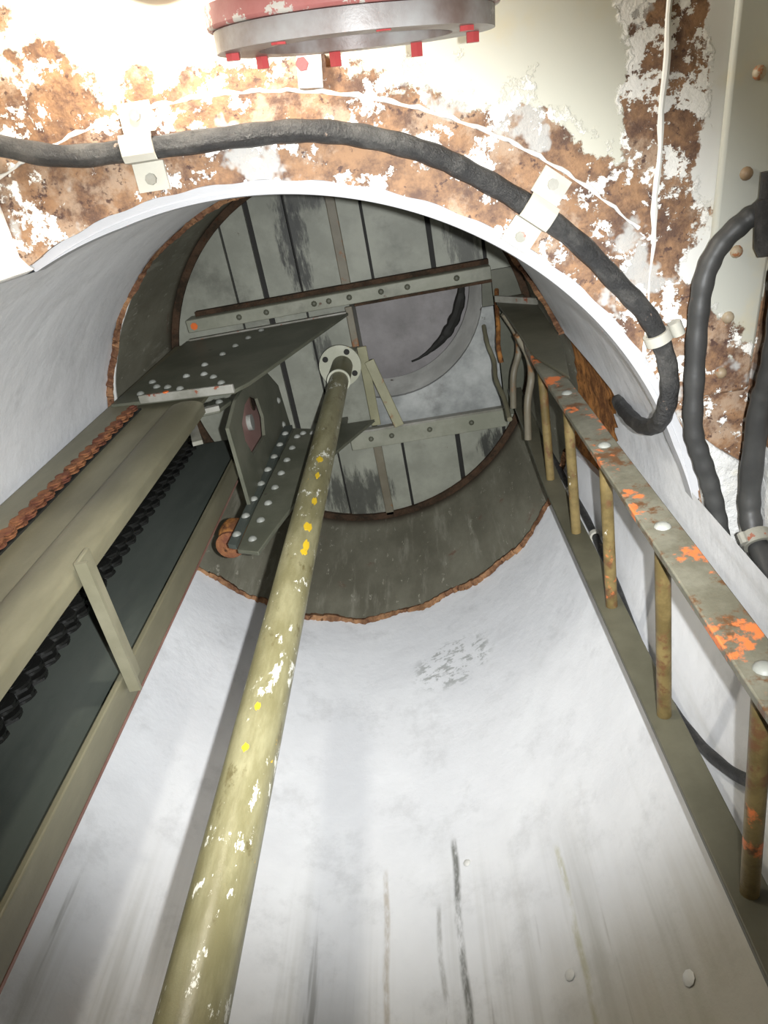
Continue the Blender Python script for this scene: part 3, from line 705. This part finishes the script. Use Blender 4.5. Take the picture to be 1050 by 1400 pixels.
for z, k1 in ((rz[-2], 0.045), (rz[-1], 0.06)):
    MB().tube(smooth_path([(0.80, -0.2145, z), (0.80+k1*0.9, -0.10, z+0.02), (0.80+k1, 0.0, z+0.05), (0.80+k1*0.3, 0.10, z+0.01), (0.80, 0.2655, z)], 6), 0.0165, 12).build('rung', 'strip', la, 40)
copies(MB().dome((0, 0, 0), (0, -1, 0), 0.017, 0.009, 12), 'rivet', 'rivet', [(0.814+(0 if z < 2.7 else 0.012 if z < 3.2 else 0.04), -0.2335, z) for z in rz], la)
MB().prism([(0.785, 3.72), (0.95, 3.50), (0.92, 2.80), (0.85, 2.35), (0.79, 2.66), (0.79, 3.28)], -0.246, -0.2345, 'v').build('top_plate', 'stilefar', la, bevel=0.003)
MB().bar((0.785, -0.26, 3.73), (0.95, -0.26, 3.51), 0.03, 0.012, (0, 1, 0)).build('top_lip', 'worn', la)

# ================================================================ RUSTED WALL RECESS + CABLES
mb = MB(); n = 16
for k in range(n+1):
    a = -13.5+28.5*k/n
    mb.v += [cp(1.012, a, 2.2), cp(1.012+0.004*math.sin(k*2.1), a, 2.6), cp(1.012, a, 3.05-0.05*abs(math.sin(k*1.3)))]
for k in range(n):
    for j in range(2): mb.f.append((k*3+j, (k+1)*3+j, (k+1)*3+j+1, k*3+j+1))
o = mb.build('trim_4', 'brightrust', None, 40); struct(o, 'orange rusted steel exposed behind the broken plaster beside the ladder', 'trim')

def cable(name, label, pts, r, mat='cable', n=8, seg=12, cat='cable'):
    p = smooth_path(pts, n)
    return tag(MB().tube(p, [r*(1+0.05*math.sin(i*1.3)) for i in range(len(p))], seg).build(name, mat, None, 60), label, cat)
zc = CZ-0.036
cable('cable', 'thick black cable clipped along the arched steel collar', 
      [(-0.40, -1.16, zc), (-0.246, -1.104, zc), (-0.093, -1.088, zc), (0.105, -1.076, zc), (0.233, -1.063, zc), (0.343, -1.034, zc), (0.452, -0.988, zc), (0.532, -0.938, zc), (0.627, -0.867, zc), (0.724, -0.78, zc), (0.809, -0.676, zc), (0.868, -0.597, zc), (0.902, -0.51, zc), (0.910, -0.43, zc+0.0), (0.905, -0.36, zc+0.03), (0.905, -0.31, zc+0.10), (0.915, -0.26, zc+0.25), (0.935, -0.225, zc+0.45), (0.955, -0.205, zc+0.60)], 0.0205)
def clamp(c, deg, label, l=0.15):
    k = thing('cable_clamp', (c[0], c[1], CZ-0.012), label, 'clamp', None)
    d = (math.cos(rad(deg)), math.sin(rad(deg)))
    sd = (-d[1], d[0], 0)
    wd = 0.062
    P = lambda t, z: (c[0]+d[0]*t, c[1]+d[1]*t, z)
    prof = [(-0.078, CZ-0.014), (-0.026, CZ-0.016), (-0.024, CZ-0.055), (-0.012, CZ-0.062), (0.012, CZ-0.062), (0.024, CZ-0.055), (0.026, CZ-0.016), (0.078, CZ-0.014)]
    mb = MB()
    for t, z in prof:
        for s_, dz in ((-1, 0), (1, 0), (1, -0.008), (-1, -0.008)):
            p = P(t, z+dz); mb.v.append((p[0]+sd[0]*wd/2*s_, p[1]+sd[1]*wd/2*s_, p[2]))
    for i in range(len(prof)-1):
        for j in range(4): mb.f.append((i*4+j, i*4+(j+1) % 4, (i+1)*4+(j+1) % 4, (i+1)*4+j))
    mb.f += [(0, 1, 2, 3), tuple(len(mb.v)-1-j for j in range(4))]
    mb.build('saddle', 'clamp', k, bevel=0.003)
    for t in (-0.056, 0.056): MB().disc(P(t, CZ-0.026), (0, 0, 1), 0.011, 0.008, 8).build('screw', 'worn', k, 40)
    return k
clamp((-0.083, -1.090), 82+10, 'cream saddle clamp holding the black cable at its level run beside the passage wall')
clamp((0.655, -0.845), -50, 'cream saddle clamp holding the black cable on the sloping arch beside the seam')
tc = thing('cable_tie', (0.885, -0.555, zc), 'small pale band clip around the black cable at its bend', 'clip')
MB().ring((0.886, -0.552, zc), (0.34, 0.94, 0), 0.0205, 0.028, 0.022, 20).build('band', 'clamp', tc, 40)
MB().disc((0.925, -0.565, zc), (0.34, 0.94, 0), 0.014, 0.03, 10).build('screw_ear', 'clamp', tc, 40)
# cables on the right
zc2 = CZ-0.06
cable('cable', 'grey cable arching down from the junction gland over the angle iron',
      [(1.068, -0.775, 1.52), (1.044, -0.764, 1.525), (0.998, -0.725, 1.53), (0.969, -0.667, 1.53), (0.957, -0.581, 1.53), (0.951, -0.456, 1.53), (0.950, -0.345, 1.53), (0.966, -0.28, 1.53), (0.988, -0.205, 1.53), (1.004, -0.125, 1.525), (1.013, -0.06, 1.52)], 0.021, 'greycable')
cable('cable', 'grey cable hanging down the plaster jamb to a clamp',
      [(1.072, -0.68, 1.42), (1.068, -0.56, 1.42), (1.062, -0.465, 1.434), (1.058, -0.395, 1.458), (1.056, -0.212, 1.48), (1.053, -0.13, 1.46), (1.05, -0.085, 1.40), (1.042, -0.04, 1.2), (1.040, -0.04, 0.5), (1.040, -0.04, -2.29)], 0.023, 'greycable')
jc = thing('cable_clamp', (1.052, -0.10, 1.42), 'corroded band clamp at the foot of the grey cable on the plaster jamb', 'clamp')
MB().ring((1.051, -0.105, 1.425), (0, 0.5, -0.85), 0.0235, 0.032, 0.03, 18).build('band', 'worn', jc, 40)
MB().disc((1.02, -0.115, 1.42), (0, 0.5, -0.85), 0.010, 0.026, 8).build('screw_ear', 'worn', jc, 40)
gl = thing('cable_gland', (1.09, -0.80, 1.45), 'dark cylindrical cable gland at the side wall', 'gland')
MB().tube([(1.085, -0.845, 1.50), (1.083, -0.80, 1.50), (1.082, -0.795, 1.50), (1.078, -0.715, 1.485), (1.078, -0.70, 1.48)], [0.026, 0.026, 0.032, 0.032, 0.026], 18).build('body', 'cable', gl, 40)
cable('cable', 'thin black cable pinned to the white shaft wall behind the ladder',
      [cp(0.966, 22.0, 3.36), cp(0.966, 21.6, 2.85), cp(0.966, 21.2, 2.45), cp(0.966, 22.4, 2.08), cp(0.966, 24.6, 1.66), cp(0.966, 24.0, 1.475), cp(0.966, 21.6, 1.28), cp(0.966, 16.8, 1.115), cp(0.966, 8, 1.02), cp(0.966, 2, 0.6), cp(0.966, 1, 0.0), cp(0.966, 1, -1.0), cp(0.966, 1, -2.29)], 0.0135)
for i, (a, z) in enumerate(((21.5, 2.72), (21.3, 2.33), (24.8, 1.62))):
    tag(MB().ring(cp(0.966, a, z), (0, 0, 1), 0.0135, 0.021, 0.02, 14).build('cable_clip', 'clamp' if i < 2 else 'guss', None, 40), ['small pale clip on the thin cable near the broken plaster', 'small pale clip on the thin cable between two rungs', 'small dark clip on the thin cable above its bend'][i], 'clip')
# loose cables under the hatch edge
for i, (pp, lab) in enumerate((([(0.83, -0.24, 4.06), (0.81, -0.18, 3.95), (0.79, -0.10, 3.80), (0.77, -0.03, 3.70), (0.775, 0.05, 3.68)], 'thin rusty cable hanging beside the hatch edge'),
                          ([(0.74, -0.06, 4.06), (0.735, 0.0, 3.9), (0.75, 0.07, 3.8), (0.735, 0.12, 3.65), (0.75, 0.18, 3.5), (0.745, 0.22, 3.3)], 'wavy olive cable hanging behind the ladder top'))):
    cable('hanging_cable', lab, pp, 0.012, ('rust', 'hoist')[i])

# ================================================================ FLANGED PIPE, LAMP
fc = Vector((0.364, -1.176, 1.25)); ax = Vector((-0.085, 0.996, 0.055)).normalized()
fp = thing('flanged_pipe', fc, 'red flanged pipe end bolted shut, hanging under the ceiling', 'pipe')
MB().disc(fc-ax*0.016, ax, 0.208, 0.032, 56).build('flange', 'redpipe', fp, 40, bevel=0.004)
bf = MB().ring(fc+ax*0.014, ax, 0.14, 0.200, 0.026, 56).build('blind_flange', 'flangeface', fp, 40)
MB().disc(fc+ax*0.004, ax, 0.141, 0.008, 48).build('blind_face', 'flangeface', fp, 40)
MB().tube([fc-ax*0.033, fc-ax*0.45, fc-ax*0.75+Vector((0, 0, 0.05)), fc-ax*0.9+Vector((0, 0, 0.33))], 0.155, 32).build('pipe_body', 'orange', fp, 40)
side = ax.cross(Vector((0, 0, 1))).normalized()
for k in range(8):
    t = 2*math.pi*(k+0.3)/8; p = fc+(side*math.cos(t)+Vector((0, 0, 1))*math.sin(t))*0.178
    MB().tube([p-ax*0.046, p-ax*0.033, p-ax*0.0325, p+ax*0.010, p+ax*0.011, p+ax*0.038], [0.011, 0.011, 0.006, 0.006, 0.0105, 0.0105], 6).build('bolt', 'redbolt', fp)
bk = thing('bracket_plate', (0.262, -1.157, CZ), 'small white plate with red bolt on the ceiling beside the flange', 'bracket')
MB().box(0.238, 0.284, -1.19, -1.132, CZ-0.014, CZ-0.0005, rot=rad(8)).build('plate', 'white', bk)
MB().disc((0.25, -1.172, CZ-0.02), (0, 0, 1), 0.012, 0.012, 6).build('bolt', 'redbolt', bk)
LP = (0.03, -1.43, 1.42)
lm = thing('ceiling_lamp', (LP[0], LP[1], CZ), 'round bulkhead lamp glowing under the passage ceiling', 'lamp')
MB().disc((LP[0], LP[1], CZ-0.025), (0, 0, 1), 0.10, 0.048, 32).build('lamp_base', 'lampbody', lm, 40)
MB().dome((LP[0], LP[1], CZ-0.05), (0, 0, -1), 0.085, 0.10, 24, 6).build('lamp_glass', 'lampglass', lm, 60)
l_ = light('lamp_light', 'POINT', (LP[0], LP[1], CZ-0.175), 18.0, 0.03, (1.0, 0.95, 0.84))
